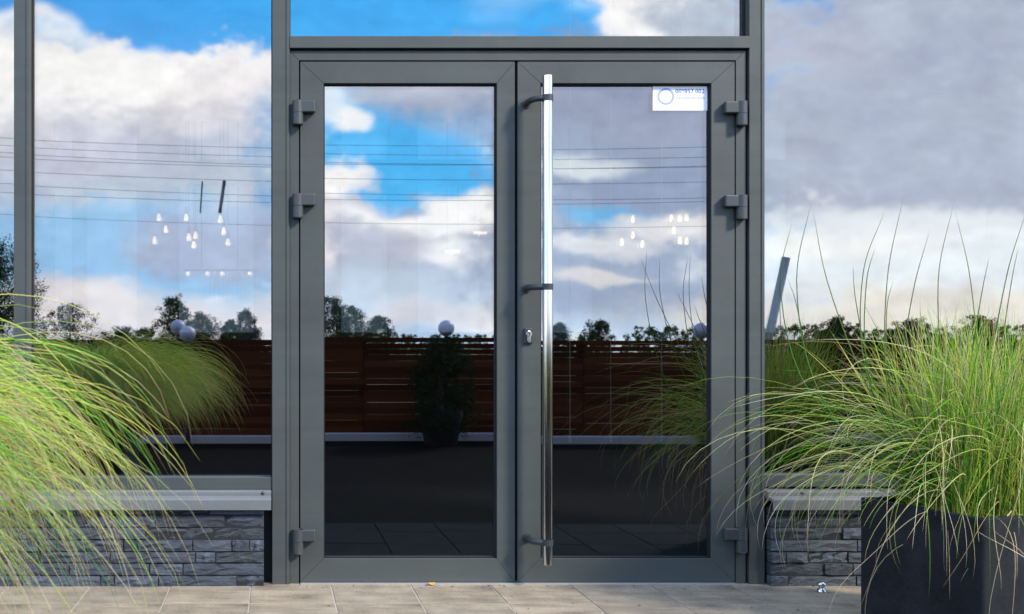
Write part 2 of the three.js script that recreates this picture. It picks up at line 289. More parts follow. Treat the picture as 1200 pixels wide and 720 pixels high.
// ------------------------------------------------------------------ door frame and leaves
function bar(pts, z0, z1, bevel = 0.0012) { // a mitred bar: outline in x, y pushed out in z with chamfered edges
  const s = new THREE.Shape(pts.map((p) => new THREE.Vector2(...p)));
  const g = new THREE.ExtrudeGeometry(s, { depth: z1 - z0 - 2 * bevel, bevelEnabled: true, bevelThickness: bevel, bevelSize: bevel, bevelOffset: -bevel, bevelSegments: 1 });
  g.translate(0, 0, z0 + bevel); return boxUV(g);
}
function ring(parent, names, xo0, xo1, yo0, yo1, xi0, xi1, yi0, yi1, z0, z1, bottom = true, e = 0.0004) {
  const [a, b] = names;
  mesh(a, bar([[xo0, yo0], [xi0 - e, yi0 + (bottom ? -e : 0)], [xi0 - e, yi1 + e], [xo0, yo1]], z0, z1), M.coat, parent);
  mesh(a, bar([[xi1 + e, yi0 + (bottom ? -e : 0)], [xo1, yo0], [xo1, yo1], [xi1 + e, yi1 + e]], z0, z1), M.coat, parent);
  mesh(b, bar([[xi0, yi1 + e], [xi1, yi1 + e], [xo1 - e, yo1], [xo0 + e, yo1]], z0, z1), M.coat, parent);
  if (bottom) mesh(b, bar([[xo0 + e, yo0], [xo1 - e, yo0], [xi1, yi0 - e], [xi0, yi0 - e]], z0, z1), M.coat, parent);
}
const FZ = -0.012;
const frame = thing('door_frame', 'dark grey metal frame surrounding the glass double door', 'door frame');
ring(frame, ['jamb', 'head'], X(339.5) + 0.001, X(876), -0.001, Y(58.5), X(350.5), X(864), -0.001, Y(70), -0.10, FZ, false);
mesh('gap_shade_rebate', merged([box(X(350.5) - 0.002, X(350.5) + 0.014, 0.001, Y(70) + 0.003, -0.1, FZ - 0.03), box(X(864) - 0.014, X(864) + 0.002, 0.001, Y(70) + 0.003, -0.1, FZ - 0.03), box(X(350.5) + 0.014, X(864) - 0.014, Y(70) - 0.014, Y(70) + 0.002, -0.1, FZ - 0.03), box(X(603), X(609), 0.02, Y(72), -0.09, FZ - 0.03)]), M.gasket, frame);  // black strips behind the leaf gaps stand in for their shade
mesh('threshold', box(X(352), X(862), -0.001, 0.006, -0.09, 0.012, 0.001), M.alu, frame);
mesh('gap_shade_strip', box(X(876), X(878.5), 0, Y(58), -0.1, -0.05), M.gasket, frame);  // black strip stands in for the shade between frame and mullion

function hingeGeo(side) { // upper wing on the leaf, knuckle below on the frame
  const g = [], s = side;
  g.push(new RoundedBoxGeometry(0.070, 0.050, 0.030, 3, 0.006).translate(s * 0.022, 0.024, 0.019));
  g.push(new THREE.CylinderGeometry(0.0225, 0.0225, 0.050, 24).translate(-s * 0.016, 0.024, 0.020));
  g.push(new THREE.CylinderGeometry(0.0225, 0.0225, 0.046, 24).translate(-s * 0.016, -0.0255, 0.020));
  g.push(new THREE.CylinderGeometry(0.0205, 0.0225, 0.003, 24).translate(-s * 0.016, -0.050, 0.020).rotateX(0));
  g.push(new RoundedBoxGeometry(0.034, 0.096, 0.014, 2, 0.003).translate(-s * 0.022, -0.002, 0.006));
  return merged(g);
}
function leaf(label, name, x0, x1, gx0, gx1, side, hingePx, hingePys) {
  const t = thing('glass_door', label, 'door', [side > 0 ? x0 : x1, 0, 0]);
  const k = sub('leaf_frame', t), ox = -t.position.x; k.position.x = ox; k.name = 'leaf_frame';
  const y0 = 0.008, y1 = Y(71.5), gy0 = Y(655.5), gy1 = Y(97), z1 = -0.010;
  t.remove(k);
  const add = (n, g, m) => { const o = mesh(n, g, m, t); o.position.x = ox; return o; };
  const before = t.children.length;
  ring(t, ['stile', 'rail'], x0, x1, y0, y1, gx0, gx1, gy0, gy1, -0.08, z1);
  for (const c of t.children.slice(before)) c.position.x = ox;
  for (const z of [-0.033, -0.057]) { const g = new THREE.PlaneGeometry(gx1 - gx0 + 0.004, gy1 - gy0 + 0.004); g.rotateX(side * 0.0012); g.rotateY(side * 0.0014); g.translate((gx0 + gx1) / 2, (gy0 + gy1) / 2, z); add('glass_pane', g, M.glass); }
  const b = 0.005;
  add('gasket', merged([box(gx0 - 0.001, gx0 + b, gy0, gy1, -0.034, -0.019), box(gx1 - b, gx1 + 0.001, gy0, gy1, -0.034, -0.019), box(gx0 + b, gx1 - b, gy1 - b, gy1 + 0.001, -0.034, -0.019), box(gx0 + b, gx1 - b, gy0 - 0.001, gy0 + b, -0.034, -0.019)]), M.gasket);
  for (const py of hingePys) { const h = add('hinge', hingeGeo(side), M.hinge); h.position.set(ox + X(hingePx), Y(py), -0.012); }
  return { t, add, ox };
}
leaf('glass door leaf without a handle, reflecting blue sky and a shrub', 'a', X(352), X(604.2), X(379.5), X(583), 1, 353.5, [132.5, 241.5, 634]);
const R = leaf('glass door leaf with the long chrome pull bar and white sticker', 'b', X(607.4), X(862.6), X(634.5), X(835), -1, 864, [133.5, 243, 632.5]);
{ // pull bar on three curved standoffs, lock, sticker
  const zb = 0.085, bx = X(642, zb), yTop = Y(88.5, zb), yBot = Y(662.5, zb);
  const prof = [[0, 0], [0.0185, 0], [0.0205, 0.002], [0.0205, yTop - yBot - 0.002], [0.0185, yTop - yBot], [0, yTop - yBot]].map((p) => new THREE.Vector2(...p));
  const b = R.add('pull_bar', new THREE.LatheGeometry(prof, 48), M.chrome); b.position.set(R.ox + bx, yBot, zb);
  for (const py of [117.5, 337, 634]) {
    const y = Y(py, 0.05), x0 = X(618);
    const c = new THREE.CatmullRomCurve3([[x0, y, -0.010], [x0, y, 0.03], [x0 + 0.006, y, 0.055], [x0 + 0.024, y, 0.077], [x0 + 0.05, y, 0.084], [bx - 0.004, y, zb]].map((p) => new THREE.Vector3(...p)));
    const g = [new THREE.TubeGeometry(c, 30, 0.0125, 14), new THREE.CylinderGeometry(0.019, 0.019, 0.006, 24).rotateX(Math.PI / 2).translate(x0, y, -0.007), new THREE.CylinderGeometry(0.0225, 0.0225, 0.026, 32, 1, true).translate(bx, y, zb)];
    R.add('handle_bracket', merged(g), M.bracket);
  }
  const lx = X(619.5), ly = Y(394);
  const lock = R.add('lock_plate', new RoundedBoxGeometry(0.036, 0.068, 0.012, 3, 0.006).translate(lx, ly, -0.005), M.bracket);
  const cs = new THREE.Shape(); cs.absarc(0, 0.008, 0.0125, -0.9, Math.PI + 0.9, false); cs.lineTo(-0.0065, -0.02); cs.absarc(0, -0.02, 0.0065, Math.PI, 2 * Math.PI, false);
  const cy = R.add('lock_cylinder', new THREE.ExtrudeGeometry(cs, { depth: 0.006, bevelEnabled: true, bevelSize: 0.001, bevelThickness: 0.001, bevelSegments: 2, curveSegments: 16 }), M.satin); cy.position.set(R.ox + lx, ly, 0.0); cy.rotation.y = 0.25;
  mesh('key_slot', box(-0.0012, 0.0012, 0.001, 0.015, 0.006, 0.0078), M.gasket, cy);
  // printed sticker
  const cv = document.createElement('canvas'); cv.width = 650; cv.height = 290; const q = cv.getContext('2d');
  q.fillStyle = '#fdfdfe'; q.fillRect(0, 0, 650, 290);
  q.strokeStyle = '#8d97d8'; q.lineWidth = 26; q.beginPath(); q.arc(155, 122, 88, 0, 7); q.stroke();
  q.strokeStyle = '#ffffff'; q.lineWidth = 4; for (let i = 0; i < 26; i++) { const a = i / 26 * 6.283; q.beginPath(); q.moveTo(155 + 78 * Math.cos(a), 122 + 78 * Math.sin(a)); q.lineTo(155 + 98 * Math.cos(a + 0.05), 122 + 98 * Math.sin(a + 0.05)); q.stroke(); }
  q.strokeStyle = '#e2d9e4'; q.lineWidth = 12; q.beginPath(); q.arc(155, 128, 34, 0.2, 2.9); q.stroke(); q.beginPath(); q.moveTo(121, 80); q.lineTo(121, 134); q.moveTo(189, 80); q.lineTo(189, 134); q.stroke();
  q.fillStyle = '#4b4fae'; q.font = 'bold 74px sans-serif'; q.textBaseline = 'alphabetic'; q.fillText('00°957 002', 268, 84, 350);
  q.fillStyle = '#8078d0'; for (let i = 0; i < 24; i++) { const h = [20, 16, 24, 16][(i * 7) % 4]; q.fillRect(284 + i * 14, 150 - h, 9, h); }
  const st = new THREE.CanvasTexture(cv); st.colorSpace = THREE.SRGBColorSpace;
  const sg = new THREE.PlaneGeometry(X(833) - X(768.5), Y(99) - Y(127.5)); sg.translate((X(768.5) + X(833)) / 2, (Y(99) + Y(127.5)) / 2, -0.0315);
  const sticker = R.add('sticker', sg, new THREE.MeshStandardMaterial({ map: st, roughness: 0.35 })); sticker.userData.label = 'white printed sticker with a round blue emblem';
}

// ------------------------------------------------------------------ inside the room: lamps and cords
const bulbMat = new THREE.MeshStandardMaterial({ color: rgb(0.9, 0.8, 0.65), emissive: rgb(1.0, 0.60, 0.26), emissiveIntensity: 3.6, roughness: 0.4 });
const bulbGeo = new THREE.LatheGeometry([[0, -0.020], [0.009, -0.018], [0.013, -0.012], [0.0145, -0.003], [0.0135, 0.010], [0.010, 0.022], [0.009, 0.034], [0, 0.034]].map((p) => new THREE.Vector2(...p)), 16);
const sockGeo = new THREE.CylinderGeometry(0.013, 0.015, 0.05, 12);
function pendants(label, list, z0, seed) {
  const r = rng(seed), t = thing('pendant_lamp', label, 'pendant lamp', [X(list[0][0], z0), HTOP, z0], 0);
  const mx = list.reduce((s, p) => s + X(p[0], z0), 0) / list.length - t.position.x;
  mesh('ceiling_plate', new THREE.CylinderGeometry(0.3, 0.3, 0.04, 32).translate(mx, -0.021, 0), M.dark, t);
  for (const [px, py] of list) {
    const dz = (r() - 0.5) * 0.5, x = X(px, z0 + dz) - t.position.x, y = Y(py, z0 + dz) - HTOP;
    const c = mesh('cord', new THREE.CylinderGeometry(0.003, 0.003, -y - 0.08, 6).translate(x, (y + 0.08) / 2, dz), M.wire, t);
    mesh('socket', sockGeo, M.dark, t).position.set(x, y + 0.058, dz);
    const b = mesh('bulb', bulbGeo, bulbMat, t); b.position.set(x, y, dz);
    const l = new THREE.PointLight(rgb(1.0, 0.80, 0.55), 0.05); l.position.set(x, y, dz); t.add(l);
  }
  return t;
}
pendants('cluster of ten glowing bulbs hanging behind the tall window beside the doors', [[186, 256], [218, 256], [258, 258], [194, 270], [181, 283], [221, 279], [229, 277], [262, 272], [227, 288], [267, 285]], -3.0, 3);
pendants('cluster of ten glowing bulbs hanging behind the door leaf with handle', [[742, 258], [742, 277], [729, 285], [753, 287], [787, 257], [797, 257], [805, 256], [790, 271], [797, 283], [805, 284]], -3.0, 4);
{ // made-up rail: small glowing beads stand in for glints above hanging glass rods
  const z = -4.2, t = thing('glint_rail', 'slim added rail with four glowing beads for glints and hanging glass rods inside', 'lamp', [X(257, z), Y(320, z), z]);
  mesh('rail', box(X(216, z), X(297, z), 0.015, 0.03, -0.01, 0.01).translate(-t.position.x, 0, 0), M.dark, t);
  mesh('hanger', merged([box(-0.15, -0.144, 0.03, HTOP - t.position.y, -0.003, 0.003), box(0.15, 0.156, 0.03, HTOP - t.position.y, -0.003, 0.003)]), M.dark, t);
  for (const px of [220, 243, 260, 293]) { const b = mesh('bulb', new THREE.SphereGeometry(0.013, 12, 10), bulbMat, t); b.position.set(X(px, z) - t.position.x, -0.005, 0); const l = new THREE.PointLight(rgb(1, 0.8, 0.55), 0.03); l.position.copy(b.position); t.add(l); }
  for (let k = 0; k < 9; k++) { const px = 246 + k * 5.2, o = mesh('glass_rod', new THREE.CylinderGeometry(0.006, 0.006, 0.15 + 0.06 * ((k * 5) % 3), 8), M.cord, t); o.position.set(X(px, z) - t.position.x, -0.12, 0); }
}
for (const [px, py] of [[563, 273], [530.5, 295]]) {
  const z = -5.0, t = thing('linear_lamp', py < 280 ? 'upper of two short glowing bar lamps inside behind the handleless door' : 'lower of two short glowing bar lamps inside behind the handleless door', 'lamp', [X(px, z), Y(py, z), z]);
  mesh('diffuser', box(-0.062, 0.062, -0.012, 0.012, -0.012, 0.012, 0.004), bulbMat, t);
  mesh('rod', merged([box(-0.05, -0.046, 0.012, HTOP - t.position.y, -0.002, 0.002), box(0.046, 0.05, 0.012, HTOP - t.position.y, -0.002, 0.002)]), M.dark, t);
  const l = new THREE.PointLight(rgb(1, 0.85, 0.65), 0.05); t.add(l);
}
[[668, 'white vertical cord nearest the pull bar inside the glass door'], [716, 'middle of three white vertical cords inside the glass door'], [775.5, 'white vertical cord nearest the hinges inside the glass door']].forEach(([px, label]) => {
  const z = -0.35, t = thing('hanging_cord', label, 'cord', [X(px, z), Y(512, z), z]);
  mesh('strand', new THREE.CylinderGeometry(0.0035, 0.0035, HTOP - t.position.y, 8).translate(0, (HTOP - t.position.y) / 2, 0), M.cord, t);
  mesh('weight', new THREE.CylinderGeometry(0.006, 0.006, 0.05, 10), M.cord, t);
});

// ------------------------------------------------------------------ planters and ornamental grass
const planterTex = tex(512, (u, v, i, j) => { const n = tile(u, v, 6, 61, 5), f = tile(u, v, 80, 63, 2); let k = 0.60 + 0.9 * (n - 0.5) + 0.35 * (f - 0.5); const d = noise3(i * 0.5, j * 0.5, 6.2); if (d > 0.93) k += 0.25; return [k, k, k].map((x) => Math.min(1, Math.max(0, x))); });
M.planter = new THREE.MeshPhysicalMaterial({ color: rgb(0.038, 0.041, 0.045), map: planterTex, roughness: 0.75, specularIntensity: 0.25, bumpMap: planterTex, bumpScale: 0.001 });
function planter(label, pos, turn) {
  const t = thing('square_planter', label, 'planter', pos, turn), s = 0.25, h = 0.44, r = 0.018;
  const rr = (a, q, C) => { const S2 = new C(); S2.moveTo(-a + q, -a); S2.lineTo(a - q, -a); S2.absarc(a - q, -a + q, q, -Math.PI / 2, 0); S2.lineTo(a, a - q); S2.absarc(a - q, a - q, q, 0, Math.PI / 2); S2.lineTo(-a + q, a); S2.absarc(-a + q, a - q, q, Math.PI / 2, Math.PI); S2.lineTo(-a, -a + q); S2.absarc(-a + q, -a + q, q, Math.PI, Math.PI * 1.5); return S2; };
  const sh = rr(s, r, THREE.Shape); sh.holes.push(rr(s - 0.028, 0.01, THREE.Path));
  const g = new THREE.ExtrudeGeometry(sh, { depth: h - 0.008, bevelEnabled: true, bevelSize: 0.004, bevelOffset: -0.004, bevelThickness: 0.004, bevelSegments: 2, curveSegments: 6 }); g.rotateX(-Math.PI / 2); g.translate(0, 0.004, 0);
  mesh('pot', boxUV(g, 2), M.planter, t);
  mesh('soil', box(-s + 0.025, s - 0.025, 0.02, h - 0.05, -s + 0.025, s - 0.025, 0.01), M.soil, t);
  return t;
}
const PA = 14 * Math.PI / 180, RP = [1.266 + 0.25 * (Math.cos(PA) - Math.sin(PA)), 0, 1.0 - 0.25 * (Math.cos(PA) + Math.sin(PA))], LP = [-2.20, 0, 2.30];
planter('black square planter holding tall green grass beside the brick plinth', RP, PA);
planter('black square planter under the drooping grass near the camera', LP, 0.1);

M.grass = new THREE.MeshPhysicalMaterial({ vertexColors: true, roughness: 1, transmission: 0.08, thickness: 0, specularIntensity: 0.3 });
class Blades {
  constructor() { this.p = []; this.c = []; this.i = []; }
  add(pts, w, c0, c1) { // triangular blade through the points
    const n = pts.length, base = this.p.length / 3, T = new THREE.Vector3(), A = new THREE.Vector3(), B = new THREE.Vector3(), up = new THREE.Vector3(0.31, 0.2, 0.93);
    for (let k = 0; k < n; k++) {
      T.subVectors(pts[Math.min(n - 1, k + 1)], pts[Math.max(0, k - 1)]).normalize(); A.crossVectors(T, up).normalize(); B.crossVectors(T, A);
      const t = k / (n - 1), r = w * (0.65 + 0.35 * Math.min(1, t * 4)) * Math.pow(1 - t, 0.55) + 0.00012;
      for (let s = 0; s < 3; s++) { const a = s * 2.0944; this.p.push(pts[k].x + r * (Math.cos(a) * A.x + 0.6 * Math.sin(a) * B.x), pts[k].y + r * (Math.cos(a) * A.y + 0.6 * Math.sin(a) * B.y), pts[k].z + r * (Math.cos(a) * A.z + 0.6 * Math.sin(a) * B.z)); for (let q = 0; q < 3; q++) this.c.push(c0[q] + (c1[q] - c0[q]) * t * t); }
      if (k) for (let s = 0; s < 3; s++) { const s2 = (s + 1) % 3, a = base + (k - 1) * 3 + s, b = base + (k - 1) * 3 + s2, c = base + k * 3 + s, d = base + k * 3 + s2; this.i.push(a, c, b, b, c, d); }
    }
  }
  geo() { const g = new THREE.BufferGeometry(); g.setAttribute('position', new THREE.Float32BufferAttribute(this.p, 3)); g.setAttribute('color', new THREE.Float32BufferAttribute(this.c, 3)); g.setIndex(this.i); g.computeVertexNormals(); return g; }
}
const GREEN = [[0.15, 0.34, 0.02], [0.10, 0.28, 0.018], [0.24, 0.42, 0.03], [0.06, 0.19, 0.015], [0.34, 0.46, 0.05], [0.46, 0.45, 0.07]], STRAW = [[0.76, 0.57, 0.33], [0.66, 0.49, 0.29], [0.84, 0.71, 0.46], [0.56, 0.36, 0.17]];
function arc(base, az, len, th0, th1, n, wob, r, e = 1.3) {
  const kinked = r() < 0.14 && th1 < 2.5, kt = 0.45 + 0.45 * r(), ka = 0.5 + 0.9 * r();
  const pts = [base.clone()], p = base.clone(), ds = len / n; let a = az; const tw = (r() - 0.5) * wob, ph = r() * 6;
  for (let k = 1; k <= n; k++) { const t = (k - 0.5) / n, th = th0 + (th1 - th0) * Math.pow(t, e) + Math.sin(t * 7 + ph) * wob * 0.15 + (kinked && t > kt ? ka : 0); a = az + tw * t * t + Math.sin(t * 5 + ph) * wob * 0.2; p.add(new THREE.Vector3(Math.sin(th) * Math.cos(a), Math.cos(th), Math.sin(th) * Math.sin(a)).multiplyScalar(ds)); pts.push(p.clone()); }
  return pts;
}
const pick = (a, r) => a[Math.floor(r() * a.length)];
const D2 = Math.PI / 180;
function singleBlade(t, pts, w, c0, c1) { const b = new Blades(); b.add(pts, w, c0, c1); const g = b.geo(); mesh('grass_blade', g, M.grass, t); }
{ // plant by the right plinth: upright green core, arching straw strands
  const t = thing('ornamental_grass', 'upright green grass with arching straw strands growing in the black planter', 'grass plant', [RP[0], 0.39, RP[2]]), r = rng(21), B = new Blades();
  const root = (s = 0.17) => new THREE.Vector3((r() - 0.5) * 2 * s, 0, (r() - 0.5) * 2 * s);
  for (let k = 0; k < 1600; k++) { // green mass
    const az = r() * 6.283, up = r(), b = root(); const len = 0.38 + 0.42 * r(), th0 = (1 + 21 * up) * D2, th1 = th0 + (4 + 75 * up * r() * r()) * D2;
    const old = r() < 0.1, c = old ? [0.30, 0.20, 0.08] : pick(GREEN, r), d = r() < 0.3 ? pick(STRAW, r) : c.map((x, i) => x * (1.1 + 0.7 * r()));
    B.add(arc(b, az, len, th0, th1, 8, 0.6, r), 0.0014 + 0.0020 * r() * r(), c.map((x) => x * 1.3), d.map((x) => Math.min(0.85, x * 1.2)));
  }
  for (let k = 0; k < 230; k++) { // arching blades all round
    const az = r() * 6.283, b = root(), len = 0.65 + 0.5 * r(), dry = r() < 0.55, c = dry ? pick(STRAW, r) : pick(GREEN, r);
    B.add(arc(b, az, len, (8 + 20 * r()) * D2, (95 + 70 * r()) * D2, 14, 0.8, r), 0.0012 + 0.0009 * r(), pick(GREEN, r), c);
  }
  const m = mesh('grass_blades', B.geo(), M.grass, t); m.userData.kind = 'stuff';
  for (let k = 0; k < 70; k++) { // broad upright blades
    const az = r() * 6.283, g = pick(GREEN, r);
    singleBlade(t, arc(root(0.15), az, 0.55 + 0.3 * r(), (2 + 16 * r()) * D2, (12 + 30 * r()) * D2, 12, 0.5, r), 0.0026 + 0.0012 * r(), g.map((x) => x * 1.2), g.map((x) => x * 1.5));
  }
  // strands that stand out one by one, towards the doors
  for (let k = 0; k < 150; k++) {
    const az = Math.PI + (r() - 0.5) * 2.0 - 0.1, b = root(0.15), dry = r() < 0.68, c = dry ? pick(STRAW, r) : pick(GREEN, r), len = 0.62 + 0.62 * r() * (r() < 0.4 ? 1 : 0.7);
    singleBlade(t, arc(b, az, len, (14 + 26 * r()) * D2, (115 + 90 * r()) * D2, 18, 1.3, r, 1.15), 0.0014 + 0.0012 * r(), pick(GREEN, r), c);
  }
  for (let k = 0; k < 15; k++) { // strands falling over the pot
    const az = Math.PI * 0.5 + (r() - 0.25) * 2.2, b = new THREE.Vector3((r() - 0.5) * 0.3, 0.02, 0.05 + r() * 0.1);
    singleBlade(t, arc(b, az, 0.4 + 0.5 * r(), (40 + 25 * r()) * D2, (165 + 14 * r()) * D2, 16, 2.0, r, 0.7), 0.0014 + 0.0006 * r(), pick(STRAW, r), pick(STRAW, r));
  }
  for (const [tx, ty, mx, my, z] of [[951, 236, 934, 330, 0.75], [953, 246, 970, 330, 0.8], [1037, 248, 1012, 320, 0.8], [1026, 290, 1016, 330, 0.7], [1059, 231, 1040, 330, 0.85], [1047, 330, 1040, 360, 0.8], [1118, 238, 1100, 330, 0.75], [1120, 248, 1138, 330, 0.8], [1203, 248, 1180, 325, 0.8], [1194, 290, 1186, 330, 0.75], [1090, 270, 1070, 345, 0.7], [928, 262, 915, 330, 0.6], [1160, 300, 1150, 350, 0.9], [1000, 310, 1003, 350, 0.75]]) {
    const tip = new THREE.Vector3(X(tx, z), Y(ty, z), z), mid = new THREE.Vector3(X(mx, z - 0.05), Y(my, z - 0.05), z - 0.05), b = new THREE.Vector3(RP[0] + (r() - 0.5) * 0.25 + (mx - 1080) * 0.0006, 0.4, RP[2] + (r() - 0.5) * 0.2);
    const base2 = mid.clone().add(mid.clone().sub(tip).normalize().multiplyScalar(0.28)); const low = b.clone().lerp(base2, 0.75).add(new THREE.Vector3((r() - 0.5) * 0.03, 0, 0));
    const pts = new THREE.CatmullRomCurve3([b, low, mid, tip]).getPoints(18).map((p) => p.sub(t.position));
    singleBlade(t, pts, 0.0038, [0.05, 0.17, 0.02], pick([[0.12, 0.2, 0.05], [0.3, 0.28, 0.12]], r));
  }
}
{ // plant near the camera: fountain of long drooping blades
  const t = thing('ornamental_grass', 'bright green fountain grass drooping over the paving near the camera', 'grass plant', [LP[0], 0.39, LP[2]]), r = rng(22), B = new Blades();
  const root = (s = 0.16) => new THREE.Vector3((r() - 0.5) * 2 * s, 0, (r() - 0.5) * 2 * s);
  for (let k = 0; k < 6400; k++) {
    const az = r() * 6.283, b = root(), dry = r() < 0.5, g = pick(GREEN, r), len = 0.68 + 0.58 * r();
    B.add(arc(b, az, len, (3 + 26 * r()) * D2, (150 + 26 * r()) * D2, 14, 0.5, r, 1.3 + 0.8 * r()), 0.0010 + 0.0010 * r(), g.map((x) => Math.min(0.8, x * 1.9 + 0.02)), dry ? pick(STRAW, r) : g.map((x) => Math.min(0.85, x * 2.3 + 0.06)));
  }
  const m = mesh('grass_blades', B.geo(), M.grass, t); m.userData.kind = 'stuff';
  for (let k = 0; k < 290; k++) {
    const az = (r() - 0.5) * 2.3 - 0.1, b = root(), dry = r() < 0.6, g = pick(GREEN, r), len = 0.75 + 0.66 * r();
    singleBlade(t, arc(b, az, len, (6 + 28 * r()) * D2, (150 + 26 * r()) * D2, 20, 0.6, r, 1.2 + 0.9 * r()), 0.0013 + 0.0012 * r(), g.map((x) => Math.min(0.8, x * 1.9 + 0.02)), dry ? pick(STRAW, r) : g.map((x) => Math.min(0.85, x * 2.3 + 0.06)));
  }
}

// ------------------------------------------------------------------ small things on the paving
{
  const z = 0.14, t = thing('door_stop', 'small chrome door stop on the paving before the brick plinth', 'door stop', [X(963, z), 0.001, z]);
  mesh('base', new THREE.LatheGeometry([[0, 0], [0.017, 0], [0.018, 0.003], [0.015, 0.012], [0.009, 0.016], [0.009, 0.02], [0, 0.02]].map((p) => new THREE.Vector2(...p)), 24), M.satin, t);
  mesh('knob', new THREE.SphereGeometry(0.016, 20, 14).scale(1.1, 0.8, 1.1).translate(0, 0.031, 0), M.satin, t);
  const z2 = 0.02, lf = new THREE.PlaneGeometry(0.032, 0.018, 6, 3); const p = lf.attributes.position;
  for (let i = 0; i < p.count; i++) { const u = p.getX(i) / 0.016, v = p.getY(i); p.setXYZ(i, p.getX(i), v * Math.sqrt(Math.max(0.02, 1 - u * u)), 0.006 * u * u + 9 * v * v); }
  lf.rotateX(-Math.PI / 2 + 0.3); lf.computeVertexNormals();
  const l = thing('fallen_leaf', 'small orange fallen leaf at the foot of the handleless door', 'leaf', [X(506, z2), 0.006, z2], 0.3);
  mesh('leaf_blade', lf, new THREE.MeshStandardMaterial({ color: rgb(0.7, 0.33, 0.05), roughness: 0.7, side: THREE.DoubleSide }), l);
}

{ // crumbs of soil and grit along the foot of the doors and plinths
  const r = rng(91), g = [];
  for (let k = 0; k < 130; k++) { const s = 0.0012 + 0.0035 * r() * r(), near = r() < 0.6, z = near ? 0.02 + 0.05 * r() : 0.03 + 0.4 * r(), x = -1.15 + 2.9 * r(); if (near && (x < -1.03 || x > 1.08) && z < 0.06) continue; const q = new THREE.IcosahedronGeometry(s, 0); q.scale(1 + r(), 0.6, 1 + r()); q.rotateY(r() * 6); q.translate(x, 0.001 + s * 0.4, z); g.push(q); }
  const m = mesh('grit', mergeGeometries(g), new THREE.MeshStandardMaterial({ color: rgb(0.16, 0.12, 0.08), roughness: 1 })); m.userData.kind = 'stuff'; m.userData.label = 'crumbs of soil and grit scattered along the door foot'; m.userData.category = 'grit';
}

// ------------------------------------------------------------------ behind the camera, seen mirrored in the glass
const VX = (px, dv) => CAM.x + (px - PX) * dv / FPX, VY = (py, dv) => CAM.y + (PY - py) * dv / FPX;   // photo pixel at mirrored depth dv
{ // kerb and slatted fence
  struct('kerb', box(-14, 16, -0.08, 0.06, 6.72, 6.86, 0.01), new THREE.MeshStandardMaterial({ color: rgb(0.24, 0.25, 0.29), roughness: 0.9 }));
  const t = thing('slatted_fence', 'dark brown horizontal slatted timber fence across the road from the doors', 'fence', [0, -0.06, 7.0]), r = rng(9);
  const mats = [0.6, 0.8, 1, 1.2, 1.45].map((k) => new THREE.MeshPhysicalMaterial({ color: rgb(0.052 * k, 0.0155 * k, 0.005 * k), roughness: 0.9, specularIntensity: 0.1 }));
  const geos = {}, L = 2.4, top = 1.17, pitch = 0.066;
  for (let k = 0; k < 12; k++) {
    const x0 = -12 + k * L; mesh('post', box(x0 - 0.045, x0 + 0.045, 0, top - 0.01, 0.03, 0.12), mats[0], t);
    for (let j = 0; j < 17; j++) { const wide = k === 5 || k === 6, h = j < 3 && wide ? 0.050 : 0.0648; const g = geos[h] ??= new RoundedBoxGeometry(L - 0.006, h, 0.022, 1, 0.003); const s = mesh('slat', g, mats[Math.floor(r() * 5)], t); s.position.set(x0 + L / 2, top - 0.033 - j * pitch + (r() - 0.5) * 0.002, (r() - 0.5) * 0.006); s.rotation.z = (r() - 0.5) * 0.003; }
  }
}
[[218, 390, 11, 'pale blue globe garden lamp on a post, in front of its twin'], [206.5, 382, 11.6, 'pale blue globe garden lamp on a post, behind its twin'], [526.5, 386.5, 11, 'pale blue globe garden lamp standing alone mid fence'], [823, 386, 11, 'pale blue globe garden lamp near the far end of the fence']].forEach(([px, py, dv, label], i) => {
  const t = thing('globe_lamp', label, 'garden lamp', [VX(px, dv), -0.06, dv - DIST]), y = VY(py, dv) + 0.06;
  mesh('globe', new THREE.SphereGeometry(0.088, 28, 20).translate(0, y, 0), M.globe, t);
  mesh('post', new THREE.CylinderGeometry(0.022, 0.028, y - 0.08, 12).translate(0, (y - 0.08) / 2, 0), M.dark, t);
});
